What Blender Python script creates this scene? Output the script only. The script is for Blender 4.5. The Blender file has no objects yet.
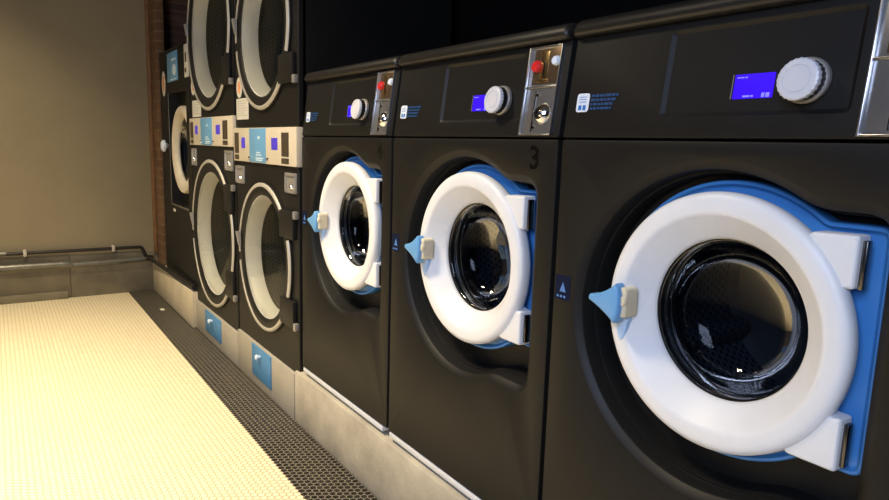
import bpy, bmesh, math, random
from mathutils import Vector, Matrix
random.seed(7)
PI = math.pi
C = bpy.context.scene.collection
W = 0.72            # width of a front-loading washer
FZ = -0.26          # floor height (machine undersides are at z = 0)

# ------------------------------------------------------------------ materials
def new_mat(name):
    m = bpy.data.materials.new(name); m.use_nodes = True
    nt = m.node_tree
    return m, nt, nt.nodes['Principled BSDF'], nt.nodes['Material Output']

def N(nt, t, **kw):
    n = nt.nodes.new(t)
    for k, v in kw.items():
        if hasattr(n, k): setattr(n, k, v)
        else: n.inputs[k].default_value = v
    return n

def mat(name, col, rough=.5, metal=0, bump=0, bscale=200, var=0, vscale=8, spec=.5, coat=0, emit=None, estr=0):
    m, nt, b, o = new_mat(name)
    b.inputs['Base Color'].default_value = (*col, 1)
    b.inputs['Roughness'].default_value = rough
    b.inputs['Metallic'].default_value = metal
    b.inputs['Specular IOR Level'].default_value = spec
    b.inputs['Coat Weight'].default_value = coat
    tc = N(nt, 'ShaderNodeTexCoord')
    if bump:
        n = N(nt, 'ShaderNodeTexNoise', Scale=bscale, Detail=3)
        nt.links.new(tc.outputs['Object'], n.inputs['Vector'])
        bp = N(nt, 'ShaderNodeBump', Strength=bump, Distance=.002)
        nt.links.new(n.outputs['Fac'], bp.inputs['Height'])
        nt.links.new(bp.outputs['Normal'], b.inputs['Normal'])
    n = N(nt, 'ShaderNodeTexNoise', Scale=vscale, Detail=5, Roughness=.6)
    nt.links.new(tc.outputs['Object'], n.inputs['Vector'])
    cr = N(nt, 'ShaderNodeValToRGB')
    v = max(var, .04)
    cr.color_ramp.elements[0].position = .3; cr.color_ramp.elements[1].position = .7
    cr.color_ramp.elements[0].color = (*[c * (1 - v) for c in col], 1)
    cr.color_ramp.elements[1].color = (*[min(1, c * (1 + v)) for c in col], 1)
    nt.links.new(n.outputs['Fac'], cr.inputs['Fac'])
    nt.links.new(cr.outputs['Color'], b.inputs['Base Color'])
    if emit:
        b.inputs['Emission Color'].default_value = (*emit, 1)
        b.inputs['Emission Strength'].default_value = estr
    return m

M = {}
M['black_paint'] = mat('black_paint', (.0075, .0070, .0065), .5, bump=.10, bscale=900, var=.12, vscale=5, spec=.28)
M['lid_paint'] = mat('lid_paint', (.012, .011, .0095), .42, bump=.08, bscale=900, var=.1, spec=.45)
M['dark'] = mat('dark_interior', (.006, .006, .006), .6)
M['rubber'] = mat('black_rubber', (.008, .008, .009), .35)
M['white_plastic'] = mat('white_plastic', (.80, .80, .80), .42, bump=.06, bscale=700, var=.02)
M['blue_plastic'] = mat('blue_plastic', (.055, .23, .56), .38, bump=.05, bscale=600)
M['handle_blue'] = mat('pale_blue_plastic', (.14, .36, .66), .38)
M['thumb_blue'] = mat('thumb_pad_blue', (.42, .60, .85), .4)
M['hub_cream'] = mat('cream_plastic', (.72, .63, .45), .45)
M['silver'] = mat('brushed_silver', (.72, .72, .73), .28, metal=1, bump=.08, bscale=300)
M['silver_satin'] = mat('satin_silver_plastic', (.66, .66, .69), .32, metal=.0)
M['coin_steel'] = mat('coin_steel', (.42, .42, .43), .3, metal=.85)
M['chrome'] = mat('chrome', (.85, .85, .86), .1, metal=1)
M['grey_metal'] = mat('grey_metal', (.34, .32, .29), .38, metal=.4)
M['steel_liner'] = mat('pale_steel_liner', (.84, .81, .72), .4, metal=.0)
M['dark_steel'] = mat('dark_steel', (.16, .15, .14), .25, metal=1)
M['bronze'] = mat('bronze_plate', (.18, .12, .07), .3, metal=.7)
M['brass'] = mat('brass', (.7, .5, .25), .25, metal=1)
M['red'] = mat('red_plastic', (.65, .02, .02), .35)
M['screen'] = mat('blue_screen', (.01, .005, .2), .5, spec=.1, emit=(.045, .004, .86), estr=.95)
M['screen_text'] = mat('blue_screen_text', (.1, .1, .5), .3, emit=(.22, .2, 1), estr=1.0)
M['screen_dim'] = mat('violet_screen', (.05, .03, .3), .3, emit=(.08, .04, .6), estr=.55)
M['sticker_white'] = mat('sticker_white', (.72, .80, .9), .45)
M['sticker_blue'] = mat('sticker_blue', (.03, .16, .5), .45)
M['ink_blue'] = mat('dim_blue_ink', (.01, .055, .16), .5)
M['ink_navy'] = mat('navy_ink', (.004, .009, .03), .6, spec=.1)
M['ink_mid'] = mat('blue_symbol_ink', (.08, .2, .5), .5)
M['ink_black'] = mat('black_ink', (.003, .003, .003), .25)
M['paper'] = mat('paper', (.62, .60, .52), .7)
M['paper_line'] = mat('paper_print', (.3, .29, .26), .7)
M['orange'] = mat('orange_print', (.75, .3, .12), .6)
M['panel_cream'] = mat('cream_panel', (.62, .55, .42), .4)
M['label_blue'] = mat('label_blue', (.14, .35, .58), .45)
M['label_white'] = mat('label_white', (.65, .78, .85), .45)
M['slot_brown'] = mat('slot_brown', (.06, .045, .03), .4)
M['grey_trim'] = mat('grey_trim', (.50, .47, .40), .38, metal=.2)
M['hinge_paint'] = mat('hinge_black', (.009, .0085, .0075), .5, spec=.35)
M['rail_white'] = mat('white_rail', (.62, .64, .68), .4, bump=.1)
M['plinth_paint'] = mat('grey_plinth_paint', (.36, .33, .27), .5, bump=.1, bscale=80, var=.08, vscale=6)
M['sign_blue'] = mat('box_blue', (.06, .22, .44), .45, var=.05)
M['pipe_dark'] = mat('dark_pipe', (.022, .020, .018), .4, metal=.3)
M['pipe_grey'] = mat('grey_pipe', (.17, .165, .14), .35, metal=.5, var=.15, vscale=15)
M['concrete'] = mat('concrete', (.40, .365, .30), .75, bump=.5, bscale=60, var=.30, vscale=4)
M['concrete_pale'] = mat('concrete_pale', (.52, .45, .32), .75, bump=.4, bscale=50, var=.12, vscale=7)
M['wall_plaster'] = mat('wall_plaster', (.25, .208, .13), .85, bump=.4, bscale=25, var=.10, vscale=1.6)
M['wall_band'] = mat('wall_band', (.19, .162, .105), .8, bump=.3, bscale=30, var=.28, vscale=4)
M['wall_black'] = mat('wall_black', (.0025, .0024, .002), .8, spec=.1)
M['wall_dark'] = mat('wall_dark', (.03, .027, .022), .8)
M['ceiling_paint'] = mat('ceiling_paint', (.06, .055, .05), .8)
M['trim_wood'] = mat('trim_wood', (.21, .105, .04), .55, var=.15, vscale=20)
M['plate_dark'] = mat('smoked_plate', (.035, .038, .045), .18, metal=.3, coat=.6)

def glass_mat(name, tint, refl=1.0, rough=.02):
    m, nt, b, o = new_mat(name)
    nt.nodes.remove(b)
    tr = N(nt, 'ShaderNodeBsdfTransparent'); tr.inputs['Color'].default_value = (*tint, 1)
    gl = N(nt, 'ShaderNodeBsdfGlossy'); gl.inputs['Roughness'].default_value = rough
    gl.inputs['Color'].default_value = (1, 1, 1, 1)
    fr = N(nt, 'ShaderNodeFresnel', IOR=1.5)
    mx = N(nt, 'ShaderNodeMixShader')
    ml = N(nt, 'ShaderNodeMath', operation='MULTIPLY'); ml.inputs[1].default_value = refl
    nt.links.new(fr.outputs[0], ml.inputs[0]); nt.links.new(ml.outputs[0], mx.inputs[0]); nt.links.new(tr.outputs[0], mx.inputs[1])
    nt.links.new(gl.outputs[0], mx.inputs[2]); nt.links.new(mx.outputs[0], o.inputs[0])
    return m
M['glass'] = glass_mat('window_glass', (.66, .72, .80), .2)
M['glass_clear'] = glass_mat('dryer_glass', (.95, .96, .93), .5)

def drum_material(name, col, r, pitch, hole=.3, metal=.9):
    """perforated sheet metal: rows of round holes around the cylinder (y axis) """
    m, nt, b, o = new_mat(name)
    tc = N(nt, 'ShaderNodeTexCoord'); sp = N(nt, 'ShaderNodeSeparateXYZ')
    nt.links.new(tc.outputs['Object'], sp.inputs[0])
    at = N(nt, 'ShaderNodeMath', operation='ARCTAN2')
    nt.links.new(sp.outputs['Z'], at.inputs[0]); nt.links.new(sp.outputs['X'], at.inputs[1])
    u = N(nt, 'ShaderNodeMath', operation='MULTIPLY'); nt.links.new(at.outputs[0], u.inputs[0]); u.inputs[1].default_value = r
    cb = N(nt, 'ShaderNodeCombineXYZ'); nt.links.new(u.outputs[0], cb.inputs[0]); nt.links.new(sp.outputs['Y'], cb.inputs[1])
    d = hex_dist(nt, cb.outputs[0], pitch)[0]
    st = N(nt, 'ShaderNodeMath', operation='LESS_THAN'); nt.links.new(d, st.inputs[0]); st.inputs[1].default_value = hole
    mx = N(nt, 'ShaderNodeMixRGB'); nt.links.new(st.outputs[0], mx.inputs[0])
    mx.inputs[1].default_value = (*col, 1); mx.inputs[2].default_value = (.003, .003, .003, 1)
    nt.links.new(mx.outputs[0], b.inputs['Base Color'])
    b.inputs['Metallic'].default_value = metal; b.inputs['Roughness'].default_value = .32
    return m

def hex_dist(nt, vec, pitch, hexagonal=False):
    """distance to the nearest centre of a hexagonal grid (unit pitch), rows along x; also the cell centre"""
    L = nt.links.new
    def vm(op, a, b=None):
        n = N(nt, 'ShaderNodeVectorMath', operation=op)
        for i, s in enumerate((a, b)):
            if s is None: continue
            if isinstance(s, tuple): n.inputs[i].default_value = s
            else: L(s, n.inputs[i])
        return n
    p = vm('ADD', vm('MULTIPLY', vec, (1 / pitch, 1 / pitch, 0)).outputs[0], (1000, 1000 * math.sqrt(3), 0)).outputs[0]
    r = (1, math.sqrt(3), 1); h = (.5, math.sqrt(3) / 2, 0)
    a = vm('SUBTRACT', vm('MODULO', p, r).outputs[0], h).outputs[0]
    b = vm('SUBTRACT', vm('MODULO', vm('SUBTRACT', p, h).outputs[0], r).outputs[0], h).outputs[0]
    la = vm('LENGTH', a).outputs['Value']; lb = vm('LENGTH', b).outputs['Value']
    lt = N(nt, 'ShaderNodeMath', operation='LESS_THAN'); L(la, lt.inputs[0]); L(lb, lt.inputs[1])
    mx = N(nt, 'ShaderNodeMix', data_type='VECTOR'); L(lt.outputs[0], mx.inputs[0]); L(b, mx.inputs[4]); L(a, mx.inputs[5])
    gv = mx.outputs[1]
    cen = vm('SUBTRACT', p, gv).outputs[0]
    if hexagonal:
        ab = vm('ABSOLUTE', gv).outputs[0]
        dt = vm('DOT_PRODUCT', ab, (.5, math.sqrt(3) / 2, 0)).outputs['Value']
        s = N(nt, 'ShaderNodeSeparateXYZ'); L(ab, s.inputs[0])
        m2 = N(nt, 'ShaderNodeMath', operation='MAXIMUM'); L(dt, m2.inputs[0]); L(s.outputs[0], m2.inputs[1])
        d = m2.outputs[0]
    else:
        mn = N(nt, 'ShaderNodeMath', operation='MINIMUM'); L(la, mn.inputs[0]); L(lb, mn.inputs[1]); d = mn.outputs[0]
    return d, cen

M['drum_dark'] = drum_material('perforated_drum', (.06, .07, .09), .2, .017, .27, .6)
M['drum_dryer'] = drum_material('dryer_drum', (.12, .12, .10), .33, .022, .14, .5)

def floor_material():
    m, nt, b, o = new_mat('mosaic_floor'); L = nt.links.new
    geo = N(nt, 'ShaderNodeNewGeometry')
    P = .0238; YB = -.222
    d, cen = hex_dist(nt, geo.outputs['Position'], P, True)
    s = N(nt, 'ShaderNodeSeparateXYZ'); L(cen, s.inputs[0])
    thr = YB / P + 1000 * math.sqrt(3)
    bd = N(nt, 'ShaderNodeMath', operation='GREATER_THAN'); L(s.outputs[1], bd.inputs[0]); bd.inputs[1].default_value = thr
    # per tile variation
    wn = N(nt, 'ShaderNodeTexWhiteNoise', noise_dimensions='2D')
    rd = N(nt, 'ShaderNodeVectorMath', operation='SNAP'); L(cen, rd.inputs[0]); rd.inputs[1].default_value = (.5, .8660254, 1)
    L(rd.outputs[0], wn.inputs['Vector'])
    def ramp(c0, c1, fac):
        r_ = N(nt, 'ShaderNodeMixRGB'); r_.inputs[1].default_value = (*c0, 1); r_.inputs[2].default_value = (*c1, 1); L(fac, r_.inputs[0]); return r_.outputs[0]
    def mix(f, a, b_):
        r_ = N(nt, 'ShaderNodeMixRGB'); L(f, r_.inputs[0])
        for i, q in ((1, a), (2, b_)):
            if isinstance(q, tuple): r_.inputs[i].default_value = (*q, 1)
            else: L(q, r_.inputs[i])
        return r_.outputs[0]
    cream = ramp((.76, .66, .46), (.82, .73, .52), wn.outputs['Value'])
    darkt = ramp((.008, .007, .006), (.022, .018, .015), wn.outputs['Value'])
    tile = mix(bd.outputs[0], cream, darkt)
    # worn patches
    nz = N(nt, 'ShaderNodeTexNoise', Scale=1.4, Detail=4); L(geo.outputs['Position'], nz.inputs['Vector'])
    mr = N(nt, 'ShaderNodeMapRange'); L(nz.outputs['Fac'], mr.inputs[0]); mr.inputs[1].default_value = .45; mr.inputs[2].default_value = .75; mr.inputs[4].default_value = .35
    tile = mix(mr.outputs[0], tile, mix(bd.outputs[0], (.76, .63, .42), (.05, .045, .04)))
    grout = mix(bd.outputs[0], (.43, .35, .21), (.19, .17, .13))
    g = N(nt, 'ShaderNodeMapRange'); L(d, g.inputs[0]); g.inputs[1].default_value = .40; g.inputs[2].default_value = .44
    L(mix(g.outputs[0], tile, grout), b.inputs['Base Color'])
    rg = N(nt, 'ShaderNodeMapRange'); L(g.outputs[0], rg.inputs[0]); rg.inputs[3].default_value = .38; rg.inputs[4].default_value = .85
    L(rg.outputs[0], b.inputs['Roughness'])
    sp_ = N(nt, 'ShaderNodeMapRange'); L(bd.outputs[0], sp_.inputs[0]); sp_.inputs[3].default_value = .5; sp_.inputs[4].default_value = .2; L(sp_.outputs[0], b.inputs['Specular IOR Level'])
    bp = N(nt, 'ShaderNodeBump', Strength=.5, Distance=.0015); bp.invert = True
    L(g.outputs[0], bp.inputs['Height']); L(bp.outputs[0], b.inputs['Normal'])
    return m
M['floor'] = floor_material()

def brick_material():
    m, nt, b, o = new_mat('brick_column'); L = nt.links.new
    tc = N(nt, 'ShaderNodeTexCoord'); mp = N(nt, 'ShaderNodeMapping'); L(tc.outputs['Object'], mp.inputs[0])
    mp.inputs['Rotation'].default_value = (PI / 2, 0, 0)
    br = N(nt, 'ShaderNodeTexBrick', Scale=1.0)
    L(mp.outputs[0], br.inputs['Vector'])
    br.inputs['Color1'].default_value = (.17, .085, .035, 1); br.inputs['Color2'].default_value = (.12, .055, .022, 1)
    br.inputs['Mortar'].default_value = (.16, .11, .06, 1)
    br.inputs['Brick Width'].default_value = .22; br.inputs['Row Height'].default_value = .07; br.inputs['Mortar Size'].default_value = .008
    L(br.outputs['Color'], b.inputs['Base Color']); b.inputs['Roughness'].default_value = .8
    bp = N(nt, 'ShaderNodeBump', Strength=.5, Distance=.004); bp.invert = True
    L(br.outputs['Fac'], bp.inputs['Height']); L(bp.outputs[0], b.inputs['Normal'])
    return m
M['brick'] = brick_material()

def plank_material():
    m, nt, b, o = new_mat('dark_planks'); L = nt.links.new
    tc = N(nt, 'ShaderNodeTexCoord'); mp = N(nt, 'ShaderNodeMapping'); L(tc.outputs['Object'], mp.inputs[0])
    mp.inputs['Scale'].default_value = (1.2, 1.2, 30)
    nz = N(nt, 'ShaderNodeTexNoise', Scale=1.5, Detail=6); L(mp.outputs[0], nz.inputs[0])
    cr = N(nt, 'ShaderNodeValToRGB'); L(nz.outputs['Fac'], cr.inputs[0])
    cr.color_ramp.elements[0].position = .35; cr.color_ramp.elements[0].color = (.05, .021, .009, 1)
    cr.color_ramp.elements[1].position = .7; cr.color_ramp.elements[1].color = (.20, .09, .04, 1)
    L(cr.outputs[0], b.inputs['Base Color']); b.inputs['Roughness'].default_value = .6
    return m
M['planks'] = plank_material()

# ------------------------------------------------------------------ mesh building
class MB:
    def __init__(s, shear=0, z0=0):
        s.bm = bmesh.new(); s.shear = shear; s.z0 = z0
    def box(s, x0, x1, y0, y1, z0, z1, bevel=0, seg=2):
        r = bmesh.ops.create_cube(s.bm, size=1)
        for v in r['verts']:
            v.co = Vector(((x0 + x1) / 2 + v.co.x * (x1 - x0), (y0 + y1) / 2 + v.co.y * (y1 - y0), (z0 + z1) / 2 + v.co.z * (z1 - z0)))
        if bevel:
            ed = list({e for v in r['verts'] for e in v.link_edges})
            bmesh.ops.bevel(s.bm, geom=ed, offset=bevel, segments=seg, affect='EDGES', profile=.5)
        return s
    def loft(s, loops, closed=True, cap0=False, cap1=False):
        vl = [[s.bm.verts.new(p) for p in lp] for lp in loops]
        for a, b in zip(vl, vl[1:]):
            n = len(a)
            for i in range(n if closed else n - 1):
                j = (i + 1) % n
                s.bm.faces.new((a[i], a[j], b[j], b[i]))
        if cap0: s.bm.faces.new(vl[0][::-1])
        if cap1: s.bm.faces.new(vl[-1])
        return vl
    def lathe(s, prof, cx=0, cz=0, n=96, a0=0, a1=2 * PI, closed_prof=False, cap=False):
        full = abs(a1 - a0 - 2 * PI) < 1e-6
        k = n if full else n + 1
        ang = [a0 + (a1 - a0) * i / n for i in range(k)]
        pr = prof + [prof[0]] if closed_prof else prof
        vl = []
        for (r, y) in prof:
            if r < 1e-7: vl.append([s.bm.verts.new((cx, y, cz))])
            else: vl.append([s.bm.verts.new((cx + r * math.cos(a), y, cz + r * math.sin(a))) for a in ang])
        if closed_prof: vl.append(vl[0])
        for A, B in zip(vl, vl[1:]):
            m_ = k if full else k - 1
            for i in range(m_):
                j = (i + 1) % k
                if len(A) == 1 and len(B) == 1: continue
                if len(A) == 1: s.bm.faces.new((A[0], B[j], B[i]))
                elif len(B) == 1: s.bm.faces.new((A[i], A[j], B[0]))
                else: s.bm.faces.new((A[i], A[j], B[j], B[i]))
        if not full and closed_prof:
            s.bm.faces.new([q[0] for q in vl[:-1]]); s.bm.faces.new([q[-1] for q in vl[:-1]][::-1])
        return s
    def fill(s, loops, y):
        """flat face set at depth y bounded by the loops (first outer, others holes)"""
        ed = []
        for lp in loops:
            vs = [v if isinstance(v, bmesh.types.BMVert) else s.bm.verts.new((v[0], y, v[1])) for v in lp]
            for i in range(len(vs)):
                a, b = vs[i], vs[(i + 1) % len(vs)]
                e = s.bm.edges.get((a, b)) or s.bm.edges.new((a, b)); ed.append(e)
        bmesh.ops.triangle_fill(s.bm, edges=ed, use_beauty=True, use_dissolve=False)
        return s
    def slab(s, outline, y0, y1, bev=.003, seg=3, back=True):
        """solid plate from an (x,z) outline, its front (y0) edge rounded"""
        lo = []
        for i in range(seg + 1):
            a = PI / 2 * i / seg
            lo.append([(p[0], y0 + bev * (1 - math.sin(a)), p[1]) for p in inset(outline, bev * (1 - math.cos(PI / 2 - a)) if False else bev * (1 - math.cos(a)))] if False else
                      [(p[0], y0 + bev * (1 - math.cos(a)), p[1]) for p in inset(outline, bev * (1 - math.sin(a)))])
        lo.append([(p[0], y1, p[1]) for p in outline])
        vl = s.loft(lo)
        s.fill([vl[0]], y0)
        if back: s.fill([vl[-1]], y1)
        return s
    def tube(s, pts, r, n=16, cap=True):
        pts = [Vector(p) for p in pts]; loops = []
        for i, p in enumerate(pts):
            d = (pts[min(i + 1, len(pts) - 1)] - pts[max(i - 1, 0)]).normalized()
            up = Vector((0, 0, 1)) if abs(d.z) < .95 else Vector((1, 0, 0))
            a = d.cross(up).normalized(); b = d.cross(a)
            rr = r[i] if isinstance(r, (list, tuple)) else r
            loops.append([p + (a * math.cos(2 * PI * k / n) + b * math.sin(2 * PI * k / n)) * rr for k in range(n)])
        s.loft(loops, cap0=cap, cap1=cap); return s
    def build(s, name, m, parent=None, smooth=30, loc=None, weld=True):
        if weld: bmesh.ops.remove_doubles(s.bm, verts=s.bm.verts, dist=1e-6)
        if s.shear:
            for v in s.bm.verts: v.co.y += s.shear * (v.co.z - s.z0)
        bmesh.ops.recalc_face_normals(s.bm, faces=s.bm.faces)
        if loc:
            for v in s.bm.verts: v.co -= Vector(loc)
        me = bpy.data.meshes.new(name); s.bm.to_mesh(me); s.bm.free()
        for p in me.polygons: p.use_smooth = True
        me.set_sharp_from_angle(angle=math.radians(smooth))
        for mm in (m if isinstance(m, (list, tuple)) else [m]): me.materials.append(mm)
        o = bpy.data.objects.new(name, me); C.objects.link(o)
        if parent: o.parent = parent
        if loc: o.location = loc
        return o

def inset(pts, d):
    """move a closed (x,z) outline inward by d"""
    if abs(d) < 1e-9: return list(pts)
    n = len(pts)
    area = sum(pts[i][0] * pts[(i + 1) % n][1] - pts[(i + 1) % n][0] * pts[i][1] for i in range(n))
    sg = 1 if area > 0 else -1; out = []
    for i in range(n):
        a, b, c = Vector(pts[i - 1]), Vector(pts[i]), Vector(pts[(i + 1) % n])
        e1 = (b - a); e2 = (c - b)
        e1 = e1.normalized() if e1.length > 0 else e2.normalized(); e2 = e2.normalized() if e2.length > 0 else e1
        n1 = Vector((-e1.y, e1.x)) * sg; n2 = Vector((-e2.y, e2.x)) * sg
        m_ = (n1 + n2)
        m_ = m_ / max(.3, m_.dot(n1)) if m_.length > 1e-6 else n1
        out.append((b.x + m_.x * d, b.y + m_.y * d))
    return out

def rrect(x0, x1, z0, z1, r, n=6):
    out = []
    for cx, cz, a in ((x1 - r, z1 - r, 0), (x0 + r, z1 - r, PI / 2), (x0 + r, z0 + r, PI), (x1 - r, z0 + r, 1.5 * PI)):
        for i in range(n + 1):
            t = a + PI / 2 * i / n; out.append((cx + r * math.cos(t), cz + r * math.sin(t)))
    return out

def circle(cx, cz, r, n=96):
    return [(cx + r * math.cos(2 * PI * i / n), cz + r * math.sin(2 * PI * i / n)) for i in range(n)]

def tabbed(cx, cz, R, xr, zb, zt, rc=.012, sig=.006, step=.004):
    """outline of a circle joined with a square-ended tab on its right, corners eased"""
    at = math.asin((zt - cz) / R); ab = -math.asin((cz - zb) / R)
    ab += 2 * PI
    pts = [(cx + R * math.cos(at + (ab - at) * i / 200), cz + R * math.sin(at + (ab - at) * i / 200)) for i in range(201)]
    def q(c, a0): return [(c[0] + rc * math.cos(a0 + PI / 2 * k / 6), c[1] + rc * math.sin(a0 + PI / 2 * k / 6)) for k in range(7)]
    pts += q((xr - rc, zb + rc), -PI / 2) + q((xr - rc, zt - rc), 0)
    # even resampling, then gaussian easing along the curve
    P = [Vector(p) for p in pts]; n = len(P); L = [0]
    for k in range(n): L.append(L[-1] + (P[(k + 1) % n] - P[k]).length)
    m_ = int(L[-1] / step); out = []; k = 0
    for t in range(m_):
        d = L[-1] * t / m_
        while L[k + 1] < d: k += 1
        f_ = (d - L[k]) / max(1e-9, L[k + 1] - L[k]); out.append(P[k].lerp(P[(k + 1) % n], f_))
    h = max(1, int(3 * sig / step)); w = [math.exp(-.5 * (u * step / sig) ** 2) for u in range(-h, h + 1)]; sw = sum(w)
    return [tuple(sum((out[(t + u) % m_] * w[u + h] for u in range(-h, h + 1)), Vector((0, 0))) / sw) for t in range(m_)]

def empty(name, loc, label, cat, group=None):
    o = bpy.data.objects.new(name, None); C.objects.link(o); o.location = loc; o.empty_display_size = .1
    o['label'] = label; o['category'] = cat
    if group: o['group'] = group
    return o
def tag(o, label, cat, group=None):
    o['label'] = label; o['category'] = cat
    if group: o['group'] = group
    return o
def struct(o): o['kind'] = 'structure'; return o
def copy_tree(o, parent=None):
    c = o.copy(); C.objects.link(c); c.parent = parent
    for ch in list(o.children): copy_tree(ch, c)
    return c

def text_mesh(name, body, size, m, parent, x, y, z, shear=0, z0=0, depth=.0006):
    cu = bpy.data.curves.new(name, 'FONT'); cu.body = body; cu.size = size; cu.extrude = depth; cu.offset = .0012; cu.align_x = 'CENTER'; cu.align_y = 'CENTER'
    t = bpy.data.objects.new(name, cu); C.objects.link(t)
    dg = bpy.context.evaluated_depsgraph_get(); me = bpy.data.meshes.new_from_object(t.evaluated_get(dg))
    bpy.data.objects.remove(t); bpy.data.curves.remove(cu)
    for v in me.vertices:
        vx, vy, vz = v.co
        v.co = Vector((x + vx, y - vz, z + vy)); v.co.y += shear * (v.co.z - z0)
    me.materials.clear(); me.materials.append(m)
    o = bpy.data.objects.new(name, me); C.objects.link(o); o.parent = parent
    return o

# ------------------------------------------------------------------ the room
def room():
    b = MB(); b.box(-2.944, 4.6, -3.6, .80, FZ - .1, FZ); struct(b.build('floor', M['floor']))
    b = MB(); b.box(-3.1, -2.944, -3.6, .95, FZ - .1, 2.7); struct(b.build('wall_left', M['wall_plaster']))
    b = MB(); b.box(-1.82, 4.6, .80, .95, FZ - .1, 2.7); struct(b.build('wall_back', M['wall_black']))
    b = MB(); b.box(-2.944, -1.82, .80, .95, FZ - .1, 2.7); struct(b.build('wall_back_planks', M['planks']))
    b = MB(); b.box(4.6, 4.75, -3.6, .95, FZ - .1, 2.7); struct(b.build('wall_right', M['wall_dark']))
    b = MB(); b.box(-3.1, 4.75, -3.75, -3.6, FZ - .1, 2.7); struct(b.build('wall_front', M['wall_dark']))
    b = MB(); b.box(-3.1, 4.75, -3.75, .95, 2.7, 2.8); struct(b.build('ceiling', M['ceiling_paint']))
    # brick column in the corner beside the far washer, with a wooden edge strip
    b = MB(); b.box(-2.93, -2.70, 0.0, .06, FZ, 2.7, .004); struct(b.build('trim_1', M['brick']))
    b = MB(); b.box(-2.944, -2.91, .06, .80, FZ, 2.7); struct(b.build('wall_left_planks', M['planks']))
    b = MB(); b.box(-2.944, -2.90, -.022, .0, .04, 2.7, .003); struct(b.build('trim_2', M['trim_wood']))
    # lower band of the left wall, two stretches of different thickness
    b = MB(); b.box(-2.944, -2.930, -3.6, -.60, FZ, .065, .003); b.box(-2.930, -2.905, -3.6, -.62, FZ, -.205, .004); struct(b.build('baseboard_left', M['wall_band']))
    b = MB(); b.box(-2.944, -2.932, -.598, -.02, FZ, .055, .003); struct(b.build('baseboard_left_far', M['wall_band']))
room()

# curbs that carry the machines
b = MB(); b.box(-.055, 4.55, -.011, .80, FZ, -.034, .006); struct(b.build('trim_3', M['concrete']))
b = MB(); b.box(-2.944, -1.702, -.035, .80, FZ, -.028, .006); struct(b.build('trim_4', M['concrete_pale']))

# ------------------------------------------------------------------ washer
ZS = .9456; SL = .1289     # bottom of the control panel and its lean
RX, RZ, RR = .387, .631, .228

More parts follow.
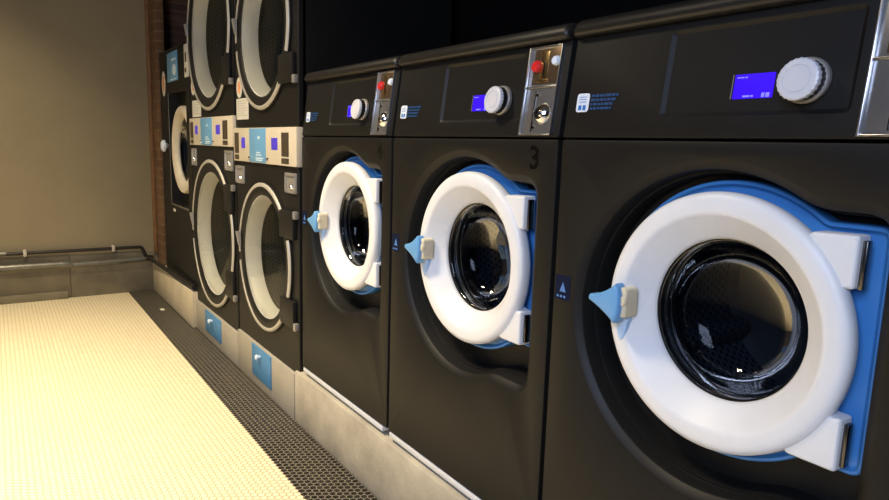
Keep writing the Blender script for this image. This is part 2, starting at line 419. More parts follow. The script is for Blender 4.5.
def make_washer():
    root = empty('washing_machine', (0, 0, 0), '', 'washing machine')
    H = 1.150
    # cabinet shell
    b = MB()
    e = .007
    b.box(e, e + .02, .03, .68, 0, H, .002); b.box(W - e - .02, W - e, .03, .68, 0, H, .002)
    b.box(e + .02, W - e - .02, .66, .68, 0, H); b.box(e + .02, W - e - .02, .03, .66, 0, .02)
    b.box(e + .02, W - e - .02, .05, .66, H - .02, H - .0)
    b.box(e + .03, e + .09, .06, .66, -.034, 0); b.box(W - e - .09, W - e - .03, .06, .66, -.034, 0)
    b.build('cabinet', M['black_paint'], root)
    # lower front panel with its recess
    b = MB(); g = .006; bv = .004
    outer = rrect(g + bv, W - g - bv, bv + .002, ZS - .003 - bv, .004, 3)
    full = rrect(g, W - g, .002, ZS - .003, .006, 3)
    hole = tabbed(.372, .608, .306, .662, .338, .862, .045, .015)
    bm = b
    l_out = [[(p[0], y, p[1]) for p in lp] for lp, y in ((full, .05), (full, bv), (inset(full, bv * .3), bv * .3), (outer, 0))]
    vl = b.loft(l_out)
    steps = [(hole, 0), (inset(hole, .002), .001), (inset(hole, .016), .010), (inset(hole, .018), .013), (inset(hole, .0185), .044),
             (inset(hole, .0195), .046), (inset(hole, .024), .046), (inset(hole, .025), .048), (inset(hole, .026), .088)]
    hl = b.loft([[(p[0], y, p[1]) for p in lp] for lp, y in steps])
    b.fill([vl[-1], hl[0]], 0)
    b.fill([hl[-1], circle(RX, RZ, .17)], .088)
    b.build('front_panel', M['black_paint'], root, smooth=35)
    # control panel: leans back, with a shallow pressed rectangle
    b = MB(SL, ZS)
    full = rrect(g, W - g, ZS + .001, 1.153, .005, 3); outer = inset(full, bv)
    vl = b.loft([[(p[0], y, p[1]) for p in lp] for lp, y in ((full, .04), (full, bv), (inset(full, bv * .3), bv * .3), (outer, 0))])
    hole = rrect(.246, .572, .984, 1.138, .010, 4)
    hl = b.loft([[(p[0], y, p[1]) for p in lp] for lp, y in ((hole, 0), (inset(hole, .007), .006))])
    b.fill([vl[-1], hl[0]], 0); b.fill([hl[-1]], .006)
    b.build('control_panel', M['black_paint'], root)
    # lid with a rolled front lip
    prof = [(.034, 1.1525), (.016, 1.1535), (.0095, 1.157), (.007, 1.163), (.0085, 1.172), (.0135, 1.180), (.022, 1.1865), (.034, 1.190), (.05, 1.191),
            (.68, 1.191), (.68, 1.150), (.05, 1.150)]
    b = MB(); c = Vector((.3, 1.170)); lps = []
    for x, k in ((g, .012), (g + .002, .006), (g + .006, .002), (g + .014, 0), (W - g - .014, 0), (W - g - .006, .002), (W - g - .002, .006), (W - g, .012)):
        lps.append([(x, y + (k if y < .2 else 0), z - (k if z > 1.17 else -k * .1)) for y, z in prof])
    b.loft(lps, cap0=True, cap1=True)
    b.build('lid', M['lid_paint'], root, smooth=40)
    # blue door plate behind the ring
    pl = tabbed(RX, RZ, .247, .634, .440, .824, .018, .005)
    b = MB()
    lo = [[(p[0], y, p[1]) for p in inset(pl, d)] for d, y in ((0, .082), (0, .052), (.001, .0495), (.003, .048), (.006, .048), (.008, .0495), (.010, .054), (.013, .056))]
    vl = b.loft(lo)
    hl = b.loft([[(p[0], y, p[1]) for p in circle(RX, RZ, .170, 96)] for y in (.056, .082)])
    b.fill([vl[-1], hl[0]], .056)
    b.fill([vl[0], hl[-1]], .082)
    b.build('door_plate', M['blue_plastic'], root)
    # white door ring with two hinge arms
    b = MB()
    b.lathe([(.150, .040), (.215, .038), (.2245, .034), (.2275, .026), (.228, .016), (.2265, .008), (.2225, .004), (.217, .001), (.210, .0), (.196, .0), (.190, .0012), (.186, .005),
             (.168, .022), (.152, .038), (.147, .044), (.1445, .049), (.1455, .053), (.150, .053)], RX, RZ, 128)
    door = b.build('door_ring', M['white_plastic'], root, smooth=50)
    for (z0, z1, zin0, zin1) in ((.724, .812, .715, .800), (.452, .536, .465, .545)):
        b = MB()
        o_ = ([(.570, .705), (.588, z0 + .008), (.604, z0 + .008), (.604, z1), (.535, z1 - .002), (.515, .775)] if z0 > .6 else [(.515, .487), (.535, z0), (.611, z0), (.611, z1), (.590, z1), (.570, .560)])
        # soften corners
        pts = []
        for i in range(len(o_)):
            a, p, c_ = Vector(o_[i - 1]), Vector(o_[i]), Vector(o_[(i + 1) % len(o_)])
            q0 = p + (a - p).normalized() * .006; q1 = p + (c_ - p).normalized() * .006
            for t in (0, .33, .67, 1): 
                w_ = q0 * (1 - t) ** 2 + p * 2 * t * (1 - t) + q1 * t * t; pts.append((w_.x, w_.y))
        b.slab(pts, .009, .044, .006)
        b.build('hinge_arm', M['white_plastic'], door)
        b = MB(); b.box((.6042 if z0 > .6 else .6112), (.611 if z0 > .6 else .618), .020, .036, z0 + .008, z1 - .008, .001); b.build('hinge_pin', M['dark_steel'], door)
    # gasket, trim rings, bowl glass, drum
    b = MB(); pr = [(.172, .086), (.165, .060), (.152, .052), (.1445, .052), (.1435, .055), (.1425, .060), (.1425, .068), (.146, .072), (.141, .078), (.144, .092), (.150, .100), (.158, .125), (.172, .148), (.20, .152)]
    b.lathe(pr, RX, RZ, 96); b.build('gasket', M['rubber'], root, smooth=50)
    for r, y, q in ((.1425, .0560, .0012), (.1420, .074, .0016), (.1445, .094, .0013)):
        b = MB(); b.lathe([(r + q * math.cos(t), y + q * math.sin(t)) for t in [2 * PI * i / 8 for i in range(8)]], RX, RZ, 96, closed_prof=True)
        b.build('metal_band', M['brass'] if q > .0017 else M['dark_steel'], root)
    b = MB(); b.lathe([(.1435, .056), (.139, .060), (.1355, .066), (.131, .080), (.123, .100), (.107, .118), (.083, .130), (.050, .138), (0, .141)], RX, RZ, 96)
    b.build('window_bowl', M['glass'], root, smooth=60)
    b = MB(); b.lathe([(.20, .152), (.200, .158), (.235, .165), (.235, .44)], 0, 0, 96)
    for k in range(3):
        a = PI / 2 + k * 2 * PI / 3
        c_, s_ = math.cos(a), math.sin(a); t_ = Vector((-s_, 0, c_)); n_ = Vector((c_, 0, s_)); lp = []
        for y in (.17, .44):
            lp.append([n_ * .236 + t_ * .035 + Vector((0, y, 0)), n_ * .205 + t_ * .012 + Vector((0, y, 0)), n_ * .200 + Vector((0, y, 0)), n_ * .205 - t_ * .012 + Vector((0, y, 0)), n_ * .236 - t_ * .035 + Vector((0, y, 0))])
        b.loft(lp, cap0=True, cap1=True)
    o = b.build('drum', M['drum_dark'], root, smooth=40); o.location = (RX, 0, RZ)
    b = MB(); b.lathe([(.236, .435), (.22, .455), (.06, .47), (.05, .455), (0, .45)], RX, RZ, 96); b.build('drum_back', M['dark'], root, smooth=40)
    # handle on the left of the ring: hub, kite-shaped lever and thumb pad
    b = MB()
    tip = Vector((.140, .630)); top = Vector((.2030, .6690)); bot = Vector((.2040, .5900))
    def arc(a, b_, c_, n=10): return [tuple(a * (1 - t) ** 2 + b_ * 2 * t * (1 - t) + c_ * t * t) for t in [i / n for i in range(n)]]
    ol = arc(tip + Vector((0, .007)), Vector((.176, .643)), top) + arc(top, Vector((.216, .660)), Vector((.216, .6300))) + arc(Vector((.216, .6300)), Vector((.216, .598)), bot) + arc(bot, Vector((.177, .611)), tip - Vector((0, .006)))
    ol += arc(tip - Vector((0, .006)), tip - Vector((.006, 0)), tip + Vector((0, .007)), 5)
    b.slab(ol, -.034, -.010, .007)
    hd = b.build('door_handle', M['handle_blue'], root, smooth=50)
    b = MB(); b.slab(rrect(.203, .224, .602, .662, .009), -.022, .012, .005)
    b.lathe([(0, -.026), (.008, -.026), (.010, -.023), (.010, -.016)], .216, .636, 24)
    b.build('handle_hub', M['hub_cream'], hd)
    b = MB(); ol = [(.201 + .022 * math.cos(t) * (1 if math.sin(t) > 0 else .8), .586 + .040 * math.sin(t)) for t in [2 * PI * i / 32 for i in range(32)]]
    b.slab(inset(ol, .006), -.002, .010, .002); b.build('thumb_pad', M['thumb_blue'], hd)
    # display
    b = MB(SL, ZS); b.box(.3815, .4495, .0045, .012, 1.0115, 1.0515, .001)
    sc_ = b.build('display', M['screen'], root)
    b = MB(SL, ZS)
    for x0, x1, z0, z1 in ((.386, .390, 1.045, 1.047), (.391, .398, 1.045, 1.047), (.400, .404, 1.045, 1.047)):
        b.box(x0, x1, .0039, .0047, z0, z1)
    b.build('display_text', M['screen_text'], sc_)
    b = MB(SL, ZS)
    for x0, x1, z0, z1 in ((.400, .412, 1.014, 1.017), (.414, .418, 1.014, 1.017), (.432, .437, 1.013, 1.020), (.439, .445, 1.013, 1.020)):
        b.box(x0, x1, .0039, .0047, z0, z1)
    b.build('display_digits', M['screen_text'], sc_)
    b = MB(SL, ZS); b.box(.3780, .3792, .0045, .0090, 1.0115, 1.0515); b.build('display_edge', M['grey_metal'], sc_)
    # knob
    kx, kz = .5025, 1.034
    b = MB(SL, ZS); n = 96
    lps = []
    for r, y in ((.0305, -.006), (.0305, -.022)):
        lps.append([(kx + (r + .0006 * math.cos(i / n * 2 * PI * 24)) * math.cos(2 * PI * i / n), y, kz + (r + .0006 * math.cos(i / n * 2 * PI * 24)) * math.sin(2 * PI * i / n)) for i in range(n)])
    b.loft(lps, cap0=True, cap1=True)
    kn = b.build('knob', M['rubber'], root)
    b = MB(SL, ZS); b.lathe([(.0, .003), (.0345, .003), (.0345, -.004), (.0325, -.0065), (.029, -.007), (0, -.007)], kx, kz, 64); b.build('knob_base', M['grey_metal'], kn)
    b = MB(SL, ZS)
    lps = []
    for r, y, f in ((.0312, -.020, 1), (.0315, -.026, 1), (.0305, -.0285, .5), (.028, -.0300, 0), (.0215, -.0300, 0), (.0205, -.0285, 0), (.0195, -.0285, 0), (.0185, -.0300, 0), (.010, -.0306, 0), (.001, -.0308, 0)):
        lps.append([(kx + (r + f * .0007 * math.cos(i / n * 2 * PI * 24)) * math.cos(2 * PI * i / n), y, kz + (r + f * .0007 * math.cos(i / n * 2 * PI * 24)) * math.sin(2 * PI * i / n)) for i in range(n)])
    b.loft(lps, cap0=True, cap1=True); b.build('knob_cap', M['silver_satin'], kn)
    # coin plate
    x0, x1, z0, z1, zm = .587, .692, .951, 1.147, 1.058
    b = MB(SL, ZS); b.box(x0, x1, -.0015, .003, z0, z1, .0012); cp = b.build('coin_plate', M['coin_steel'], root)
    b = MB(SL, ZS); t = .0032
    b.box(x0, x0 + t, -.007, .001, z0, z1, .001); b.box(x1 - t, x1, -.007, .001, z0, z1, .001)
    b.box(x0, x1, -.0065, .001, z0, z0 + t, .001); b.box(x0, x1, -.0065, .001, z1 - t, z1, .001); b.box(x0, x1, -.0065, .001, zm - t / 2, zm + t / 2, .001)
    b.build('plate_frame', M['silver'], cp)
    b = MB(SL, ZS); b.box(x0 + .018, x1 - .005, -.0030, 0, zm + .006, z1 - .006, .001); sp = b.build('slot_plate', M['bronze'], cp)
    b = MB(SL, ZS); b.box(x0 + .042, x0 + .066, -.0045, -.002, zm + .012, z1 - .012, .001); b.box(x0 + .036, x0 + .072, -.0055, -.003, zm + .010, zm + .016, .001); b.build('slot_bezel', M['brass'], cp)
    b = MB(SL, ZS); b.box(x0 + .052, x0 + .0565, -.0052, -.003, zm + .020, zm + .054, .001); b.build('coin_slot', M['ink_black'], cp)
    b = MB(SL, ZS); b.lathe([(0, -.012), (.010, -.012), (.0125, -.009), (.0135, -.002)], x0 + .030, zm + .046, 32); b.build('return_button', M['red'], cp)
    b = MB(SL, ZS); b.lathe([(0, -.012), (.008, -.012), (.0100, -.009), (.0110, -.002)], x1 - .014, zm + .054, 32); b.build('round_button', M['sticker_white'], cp)
    b = MB(SL, ZS); b.box(x0 + .036, x0 + .039, -.0035, 0, z0 + .008, zm - .008, .0008)
    for zz in (z0 + .018, zm - .018): b.lathe([(0, -.004), (.0035, -.004), (.004, -.001)], x0 + .044, zz, 16)
    b.build('lock_plate_seam', M['dark_steel'], cp)
    b = MB(SL, ZS); b.lathe([(.0, -.016), (.006, -.016), (.0065, -.013), (.013, -.014), (.019, -.010), (.0235, -.003), (.0245, 0)], x0 + .068, z0 + .048, 48); lk = b.build('lock', M['chrome'], cp)
    b = MB(SL, ZS); b.box(x0 + .0668, x0 + .0692, -.0172, -.0155, z0 + .043, z0 + .053); b.build('keyhole', M['ink_black'], cp)
    # stickers
    b = MB(SL, ZS); b.slab(rrect(.034, .068, .999, 1.037, .006, 4), -.0012, .001, .0004, 1); st = b.build('sticker', M['sticker_white'], root)
    b = MB(SL, ZS)
    for xx in (.041, .053): b.box(xx, xx + .008, -.0018, -.001, 1.003, 1.013)
    for zz in (1.019, 1.024, 1.029): b.box(.041, .061, -.0016, -.001, zz, zz + .0012)
    b.build('sticker_blocks', M['sticker_blue'], st)
    b = MB(SL, ZS); rnd = random.Random(3)
    for k, zz in enumerate((1.003, 1.0115, 1.020, 1.0285)):
        x = .073; xe = (.128, .132, .137, .142)[k]
        while x < xe:
            w_ = rnd.uniform(.004, .012); b.box(x, min(x + w_, xe), -.0009, .001, zz, zz + .0052); x += w_ + .0022
    b.build('sticker_text', M['ink_blue'], root)
    b = MB(); b.slab(rrect(.012, .056, .598, .652, .004, 3), -.0008, .002, .0003, 1); ws = b.build('warning_sticker', M['ink_navy'], root)
    b = MB(); b.slab([(.026, .616), (.044, .616), (.035, .638)], -.0014, 0, .0003, 1)
    for xx in (.018, .028, .038): b.box(xx, xx + .006, -.0013, 0, .603, .608)
    b.build('warning_triangle', M['ink_mid'], ws)
    # rail
    b = MB(); b.box(.012, W - .034, .001, .05, -.019, -.001, .002); b.build('base_rail', M['rail_white'], root)
    return root

w4 = make_washer()
w3 = copy_tree(w4); w2 = copy_tree(w4)
w3.location.x = W; w2.location.x = 2 * W
for o, l in ((w4, 'black front-loading washing machine numbered 4, beside the stacked dryers'),
             (w3, 'black front-loading washing machine numbered 3, middle one of the washers with white door rings'),
             (w2, 'largest, nearest black front-loading washing machine, cut off by the right edge of the photo')):
    tag(o, l, 'washing machine', 'row of black washing machines with white door rings')
text_mesh('number', '4', .072, M['ink_black'], w4, .642, -.0004, .899)
text_mesh('number', '3', .072, M['ink_black'], w3, .642, -.0004, .899)

# ------------------------------------------------------------------ stacked dryers
def make_dryer(x0, x1, zb, label, doors, panel, R, coins, ovals, paper_at):
    cx0 = (x0 + x1) / 2; w = x1 - x0; e = .006
    root = empty('stacked_dryer', (cx0, 0, zb), label, 'dryer', 'stacked tumble dryers')
    def bld(b, n, m, p=None, **k):
        o = b.build(n, m, None, loc=(cx0, 0, zb), **k)
        o.location = (0, 0, 0); o.parent = p or root; return o
    ztop = doors[1] + R + .12
    b = MB()
    b.box(x0 + e, x0 + e + .02, .02, .72, zb, ztop); b.box(x1 - e - .02, x1 - e, .02, .72, zb, ztop)
    b.box(x0 + e + .02, x1 - e - .02, .70, .72, zb, ztop); b.box(x0 + e, x1 - e, .0, .72, ztop, ztop + .02, .004)
    b.box(x0 + e + .02, x1 - e - .02, .02, .70, zb, zb + .02); b.box(x0 + e + .02, x1 - e - .02, .02, .70, panel[0] + .04, panel[0] + .06)
    bld(b, 'cabinet', M['black_paint'])
    for (a0, a1, dz) in ((zb, panel[0] - .002, doors[0]), (panel[1] + .002, ztop - .002, doors[1])):
        b = MB(); f = rrect(x0 + e, x1 - e, a0, a1, .006, 3)
        vl = b.loft([[(p[0], y, p[1]) for p in lp] for lp, y in ((f, .03), (f, .003), (inset(f, .003), 0))])
        hl = b.loft([[(p[0], y, p[1]) for p in circle(cx0, dz, R * .80)] for y in (0, .03)])
        b.fill([vl[-1], hl[0]], 0); bld(b, 'front_panel', M['black_paint'])
    for dz in doors:
        # door disc
        ri = R * .815; b = MB()
        b.lathe([(R * .985, -.001), (R * .985, -.008), (R * .965, -.012), (R * .93, -.014), (ri + .02, -.014), (ri + .006, -.012), (ri, -.006), (ri, .020), (ri + .02, .022)], cx0, dz, 96)
        dr = bld(b, 'door', M['hinge_paint'], smooth=40)
        # chrome arcs between the hinge blocks
        def arcpart(a0, a1):
            q = MB(); rr = R * .975
            q.lathe([(rr - .019, -.010), (rr - .017, -.017), (rr - .005, -.018), (rr, -.013), (rr, -.005), (rr - .018, -.005)], cx0, dz, 60, a0, a1, closed_prof=True)
            bld(q, 'trim_arc', M['grey_trim'], dr, smooth=50)
        h1, h2 = math.asin(.38), math.asin(.68)
        arcpart(math.asin(.70), PI * 1.02); arcpart(-math.asin(.36), math.asin(.36)); arcpart(-PI * .94, -math.asin(.70))
        for s_ in (1, -1):
            za, zc = dz + s_ * R * .37, dz + s_ * R * .70; za, zc = min(za, zc), max(za, zc)
            b = MB(); b.box(cx0 + R * .66, min(cx0 + R * 1.09, x1 - .03), -.020, 0, za, zc, .004); bld(b, 'hinge_block', M['hinge_paint'], dr)
            zl = (zc - .012) if s_ > 0 else za + .012
            b = MB(); b.box(min(cx0 + R * 1.09, x1 - .03), min(cx0 + R * 1.09, x1 - .03) + .024, -.020, 0, zl - .016, zl + .016, .003); bld(b, 'hinge_cap', M['grey_metal'], dr)
        # handle wedge
        b = MB(); hx = cx0 - R * .86
        b.loft([[(hx - .020, -.020, dz + .085), (hx - .020, -.040, dz + .085), (hx + .002, -.036, dz + .085), (hx + .004, -.020, dz + .085)],
                [(hx - .012, -.020, dz + .015), (hx - .008, -.030, dz + .015), (hx + .004, -.030, dz + .015), (hx + .006, -.020, dz + .015)]], cap0=True, cap1=True)
        bld(b, 'door_handle', M['grey_metal'], dr)
        # pale conical liner, glass, drum
        b = MB(); b.lathe([(ri, -.002), (ri - .004, -.004), (ri - .010, .004), (ri * .93, .03), (ri * .90, .060), (ri * .90, .068)], cx0, dz, 96)
        bld(b, 'door_liner', M['steel_liner'], dr, smooth=50)
        b = MB(); b.lathe([(ri - .006, -.002), (ri * .95, -.008), (ri * .75, -.014), (ri * .4, -.019), (0, -.020)], cx0, dz, 96)
        bld(b, 'window_glass', M['glass_clear'], dr, smooth=60)
        b = MB(); b.lathe([(ri * .90, .066), (ri * 1.02, .072), (ri * 1.04, .60), (ri * .9, .64), (0, .65)], 0, 0, 72)
        d_ = b.build('drum', M['drum_dryer'], root, smooth=40); d_.location = (0, 0, dz - zb)
    # shared control strip in the middle
    z0, z1 = panel; h = z1 - z0
    b = MB(); b.box(x0 + .004, x1 - .002, -.012, .02, z0, z1, .003); cp = bld(b, 'control_strip', M['panel_cream'])
    y = -.0130
    def pr(u): return x0 + u * w
    b = MB(); b.box(pr(.30), pr(.57), y, -.010, z0 + .003, z1 - .003, .0006); lb = bld(b, 'label', M['label_blue'], cp)
    b = MB(); b.box(pr(.445), pr(.475), y - .0006, y, z1 - .050, z1 - .038); bld(b, 'label_symbol', M['label_white'], cp)
    b = MB()
    for zz, ww in ((z0 + .045, .05), (z0 + .034, .07), (z0 + .020, .10), (z0 + .011, .08)): b.box(pr(.43 - ww / 4), pr(.43 + ww), y - .0006, y, zz, zz + .005)
    bld(b, 'label_print', M['label_white'], cp)
    for u0, u1 in ((.155, .222), (.655, .745)):
        b = MB(); b.box(pr(u0), pr(u1), y, -.010, z0 + h * .40, z0 + h * .72, .0006); bld(b, 'display', M['screen_dim'], cp)
    for u0, u1 in ((.025, .105), (.80, .90)):
        b = MB(); b.box(pr(u0), pr(u1), y, -.010, z0 + h * .24, z0 + h * .86, .0006); b.box(pr(u0), pr(u1), y, -.010, z0 + h * .05, z0 + h * .20, .0006); sl = bld(b, 'coin_slot', M['slot_brown'], cp)
        b = MB(); b.box(pr((u0 + u1) / 2) - .004, pr((u0 + u1) / 2) + .004, y - .001, y, z0 + h * .4, z0 + h * .6); bld(b, 'slot_mark', M['brass'], cp)
    for u in (.30, .60):
        b = MB(); b.lathe([(0, y - .006), (.006, y - .006), (.008, y)], pr(u), z0 + h * .13, 20); bld(b, 'button', M['chrome'], cp)
    for (a0, a1, c0, c1) in coins:
        b = MB(); f = rrect(a0, a1, c0, c1, .004, 3)
        lo = [[(p[0], yy, p[1]) for p in inset(f, d)] for d, yy in ((0, .001), (0, -.006), (.001, -.008), (.012, -.008), (.014, -.002))]
        vl = b.loft(lo); b.fill([vl[-1]], -.002); ch = bld(b, 'coin_return', M['grey_metal'])
        b = MB(); b.lathe([(0, -.012), (.007, -.012), (.010, -.008), (.012, -.002)], (a0 + a1) / 2 + .012, (c0 + c1) / 2 - .015, 24); bld(b, 'lock', M['chrome'], ch)
    for (ox, oz, rx_, rz_) in ovals:
        b = MB(); f = [(ox + rx_ * math.cos(t), oz + rz_ * math.sin(t)) for t in [2 * PI * i / 40 for i in range(40)]]
        b.slab(f, -.0015, .001, .0004, 1); ov = bld(b, 'oval_sticker', M['paper'])
        b = MB(); b.slab([(ox + (p[0] - ox) * .45, oz + (p[1] - oz) * .6) for p in f], -.0021, 0, .0003, 1); bld(b, 'sticker_print', M['orange'], ov)
    a0, a1, c0, c1 = paper_at
    b = MB(); b.box(a0, a1, -.0018, .001, c0, c1); pp = bld(b, 'paper_notice', M['paper'])
    b = MB()
    for k in range(7): b.box(a0 + .015, a1 - .015 - .02 * (k % 3), -.0024, -.0014, c1 - .014 - k * (c1 - c0 - .02) / 7, c1 - .012 - k * (c1 - c0 - .02) / 7)
    bld(b, 'notice_print', M['paper_line'], pp)
    return root

make_dryer(-.848, -.018, -.052, 'black stacked tumble dryer beside washing machine 4, the nearer stack', (.392, 1.402), (.822, .981), .352,
           [(-.843, -.715, .712, .798), (-.165, -.045, .712, .795)], [(-.775, 1.175, .042, .050)], (-.82, -.64, 1.022, 1.122))
make_dryer(-1.735, -.858, -.078, 'black stacked tumble dryer with bigger doors, next to the far washer, the farther stack', (.392, 1.500), (.888, 1.044), .430,
           [(-1.725, -1.625, .765, .866), (-1.030, -.895, .765, .868)], [(-1.665, 1.232, .045, .052)], (-1.69, -1.50, 1.052, 1.148))

# painted plinth boxes below the dryers, each with a blue soap-box front
def plinth(x0, x1, ztop, bx0, bx1, label):
    cx = (x0 + x1) / 2
    root = empty('dryer_plinth', (cx, 0, FZ), label, 'plinth', 'painted plinths below the dryers')
    def bld(b, n, m, p): o = b.build(n, m, None, loc=(cx, 0, FZ)); o.location = (0, 0, 0); o.parent = p; return o
    b = MB(); b.box(x0, x1, -.012, .72, FZ, ztop, .004)
    bld(b, 'base', M['plinth_paint'], root)
    b = MB(); b.box(bx0, bx1, -.017, -.010, FZ + .045, ztop - .006, .0015); f = bld(b, 'blue_panel', M['sign_blue'], root)
    b = MB(); b.lathe([(0, -.040), (.010, -.040), (.014, -.034), (.010, -.026), (.008, -.016)], (bx0 + bx1) / 2 - .01, ztop - .045, 24); bld(b, 'knob', M['sticker_white'], f)
    return root
plinth(-.846, -.062, -.052, -.600, -.335, 'grey painted plinth with blue panel under the nearer stacked dryer')
plinth(-1.700, -.850, -.078, -1.470, -1.145, 'grey painted plinth with blue panel under the farther stacked dryer')

# ------------------------------------------------------------------ far washer beside the brick column
def far_washer():
    x0, x1 = -2.60, -1.742
    root = empty('washing_machine', ((x0 + x1) / 2, 0, -.028), 'tall black washing machine with cream door ring, far corner by the brick column', 'washing machine')
    c0 = (x0 + x1) / 2
    def bld(b, n, m, p=None, **k): o = b.build(n, m, None, loc=(c0, 0, -.028), **k); o.location = (0, 0, 0); o.parent = p or root; return o
    b = MB(); b.box(x0, x0 + .02, .03, .76, -.028, 1.49); b.box(x1 - .02, x1, .03, .76, -.028, 1.49); b.box(x0 + .02, x1 - .02, .74, .76, -.028, 1.49)
    b.box(x0, x1, .0, .76, 1.49, 1.51, .004); b.box(x0 + .02, x1 - .02, .03, .74, -.028, 0)
    bld(b, 'cabinet', M['black_paint'])
    b = MB(); f = rrect(x0, x1, -.026, 1.488, .006, 3)
    vl = b.loft([[(p[0], y, p[1]) for p in lp] for lp, y in ((f, .03), (f, .003), (inset(f, .003), 0))])
    h = rrect(-2.335, -1.853, .475, 1.225, .02, 4)
    hl = b.loft([[(p[0], y, p[1]) for p in lp] for lp, y in ((h, 0), (inset(h, .004), .003), (inset(h, .006), .06))])
    b.fill([vl[-1], hl[0]], 0); b.fill([hl[-1], circle(-2.035, .850, .195)], .06); bld(b, 'front_panel', M['black_paint'])
    b = MB(); t = .012
    b.box(-2.342, -2.342 + t, -.004, 0, .475, 1.225, .001); b.box(-2.342, -1.855, -.004, 0, .468, .480, .001); bld(b, 'recess_trim', M['pipe_grey'])
    rx, rz, R = -2.034, .850, .283
    b = MB(); b.lathe([(R - .008, .060), (R, .050), (R, .015), (R - .006, .004), (R - .03, 0), (R - .045, .003), (R - .062, .012), (R - .075, .032), (R - .072, .045)], rx, rz, 96); dr = bld(b, 'door_ring', M['panel_cream'], smooth=50)
    b = MB(); b.lathe([(R - .074, .038), (R - .10, .07), (R - .16, .11), (0, .12)], rx, rz, 64); bld(b, 'window_bowl', M['glass'], dr, smooth=60)
    b = MB(); b.lathe([(.19, .06), (.19, .16), (.26, .17), (.26, .5), (0, .52)], 0, 0, 64); d_ = b.build('drum', M['drum_dark'], root); d_.location = (rx - c0, 0, rz + .028)
    b = MB(); b.lathe([(0, -.040), (.028, -.040), (.040, -.030), (.040, -.018), (.02, -.012), (.018, 0)], -2.425, .870, 32); bld(b, 'door_handle', M['sticker_white'])
    b = MB(); b.box(-2.41, -2.33, -.018, -.004, .852, .886, .004); bld(b, 'handle_arm', M['dark_steel'])
    b = MB(); b.box(-2.335, -2.045, -.004, .001, 1.295, 1.482, .001); st = bld(b, 'blue_sticker', M['label_blue'])
    b = MB(); f = [(-2.13 + .05 * math.cos(t), 1.365 + .035 * math.sin(t)) for t in [2 * PI * i / 24 for i in range(24)]]; b.slab(f, -.0055, -.003, .0004, 1)
    b.box(-2.20, -2.07, -.0055, -.003, 1.425, 1.437); b.box(-2.24, -2.07, -.0055, -.003, 1.303, 1.309); bld(b, 'sticker_print', M['label_white'], st)
    b = MB(); b.box(-1.840, -1.750, -.008, .001, 1.295, 1.490, .003); cp = bld(b, 'coin_plate', M['paper'])
    b = MB(); b.box(-1.815, -1.775, -.0095, -.007, 1.385, 1.44, .001); b.lathe([(0, -.014), (.012, -.014), (.016, -.008)], -1.795, 1.335, 24); bld(b, 'coin_slot', M['slot_brown'], cp)
    b = MB(); f = [(-2.475 + .055 * math.cos(t), 1.295 + .085 * math.sin(t)) for t in [2 * PI * i / 40 for i in range(40)]]; b.slab(f, -.0015, .001, .0004, 1); ov = bld(b, 'oval_sticker', M['paper'])
    b = MB(); b.slab([(-2.475 + (p[0] + 2.475) * .55, 1.295 + (p[1] - 1.295) * .65) for p in f], -.0022, 0, .0003, 1); bld(b, 'sticker_print', M['orange'], ov)
    b = MB(); b.box(-2.30, -2.24, -.0012, .001, .425, .445); bld(b, 'small_badge', M['paper'])
    return root
far_washer()

# ------------------------------------------------------------------ pipes along the left wall
def bend(pts, r=.03, n=6):
    P = [Vector(p) for p in pts]; out = [P[0]]
    for i in range(1, len(P) - 1):
        a = P[i] + (P[i - 1] - P[i]).normalized() * r; c = P[i] + (P[i + 1] - P[i]).normalized() * r
        for k in range(n + 1):
            t = k / n; out.append(a * (1 - t) ** 2 + P[i] * 2 * t * (1 - t) + c * t * t)
    out.append(P[-1]); return out
XW = -2.944
pr_ = empty('wall_pipe', (XW + .045, -1.8, .09), 'thin dark upper pipe clipped along the left wall', 'pipe')
def wp(b, n, m, p, loc): o = b.build(n, m, None, loc=loc, smooth=40); o.location = (0, 0, 0); o.parent = p; return o
L0 = (XW + .045, -1.8, .09)
b = MB(); b.tube(bend([(XW + .035, -3.55, .097), (XW + .035, -.115, .092), (XW + .035, -.085, .012), (XW + .035, -.035, .012)], .018), .0125); wp(b, 'pipe_run', M['pipe_dark'], pr_, L0)
for yy in (-.87, -.31):
    b = MB(); b.box(XW, XW + .054, yy - .011, yy + .011, .070, .116, .004); wp(b, 'pipe_clip', M['grey_trim'], pr_, L0)
b = MB(); b.tube([(XW + .035, -3.5, .097), (XW + .035, -.98, .0965)], .0145); wp(b, 'pipe_sleeve', M['pipe_grey'], pr_, L0)
L1 = (XW + .06, -1.8, -.01)
p2 = empty('wall_pipe', L1, 'thick grey lower pipe running along the left wall to the curb', 'pipe')
b = MB(); b.tube([(XW + .055, -3.55, .004), (XW + .055, -.62, -.002)], .024, 20); wp(b, 'pipe_run', M['pipe_grey'], p2, L1)
b = MB(); b.tube(bend([(XW + .055, -.62, -.012), (XW + .055, -.062, .002), (-1.70, -.020, .002)], .05), .0145, 16); wp(b, 'pipe_extension', M['pipe_dark'], p2, L1)
b = MB(); b.tube([(XW + .055, -.62, -.012), (XW + .055, -.10, .000)], .019, 16); wp(b, 'pipe_sleeve', M['pipe_grey'], p2, L1)
b = MB(); b.tube([(XW + .055, -.66, -.003), (XW + .055, -.645, -.003), (XW + .055, -.60, -.008), (XW + .055, -.585, -.010)], [.025, .026, .026, .022], 20); wp(b, 'pipe_coupling', M['pipe_grey'], p2, L1)
# paper scrap on the dark tiles
b = MB(); b.box(-2.29, -2.24, -.118, -.092, FZ, FZ + .004, .001)
tag(b.build('paper_scrap', M['paper']), 'small white paper scrap on the dark border tiles near the far corner', 'litter')

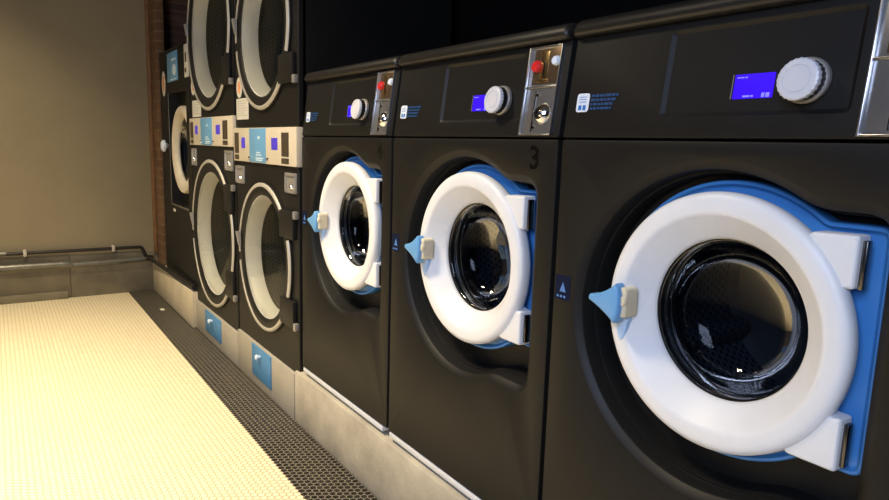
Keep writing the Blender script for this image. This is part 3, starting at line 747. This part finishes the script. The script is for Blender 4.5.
# ------------------------------------------------------------------ light
def area(name, loc, target, size, power, col, sy=None, spread=180):
    l = bpy.data.lights.new(name, 'AREA'); l.energy = power; l.color = col; l.shape = 'RECTANGLE'; l.size = size; l.size_y = sy or size
    l.spread = math.radians(spread)
    o = bpy.data.objects.new(name, l); C.objects.link(o); o.location = loc
    o.rotation_euler = (Vector(target) - Vector(loc)).to_track_quat('-Z', 'Y').to_euler(); return o
WARM = (1, .83, .57)
area('aisle_lamp', (.55, -1.35, 2.6), (.45, -1.35, 0), .35, 52, WARM, spread=110)
area('aisle_lamp_mid', (-.7, -1.25, 2.6), (-.7, -1.2, 0), .35, 33, WARM, spread=110)
area('aisle_lamp_far', (-2.0, -1.3, 2.6), (-1.9, -1.3, 0), .35, 23, WARM, spread=100)
area('daylight', (2.9, -2.6, 1.9), (1.5, 0, .5), 1.2, 74, (.58, .70, 1), 1.4)

wd = bpy.data.worlds.new('world'); bpy.context.scene.world = wd; wd.use_nodes = True
wd.node_tree.nodes['Background'].inputs[0].default_value = (.5, .45, .38, 1); wd.node_tree.nodes['Background'].inputs[1].default_value = .05

# ------------------------------------------------------------------ camera
f, yaw, pitch, roll = 648.68, -.9651, -.1567, .0309
cam = bpy.data.cameras.new('camera'); cam.sensor_fit = 'HORIZONTAL'; cam.sensor_width = 36; cam.lens = 36 * f / 889
cam.clip_start = .02
co = bpy.data.objects.new('camera', cam); C.objects.link(co); bpy.context.scene.camera = co
fwd = Vector((math.sin(yaw) * math.cos(pitch), math.cos(yaw) * math.cos(pitch), math.sin(pitch)))
right = fwd.cross(Vector((0, 0, 1))).normalized(); up = right.cross(fwd)
Rr = right * math.cos(roll) + up * math.sin(roll); Uu = -right * math.sin(roll) + up * math.cos(roll)
m3 = Matrix((Rr, Uu, -fwd)).transposed()
co.matrix_world = Matrix.Translation((2.4629, -1.0009, .9182)) @ m3.to_4x4()

sc = bpy.context.scene
sc.view_settings.view_transform = 'Standard'; sc.view_settings.look = 'None'; sc.view_settings.gamma = 1; sc.view_settings.exposure = 0
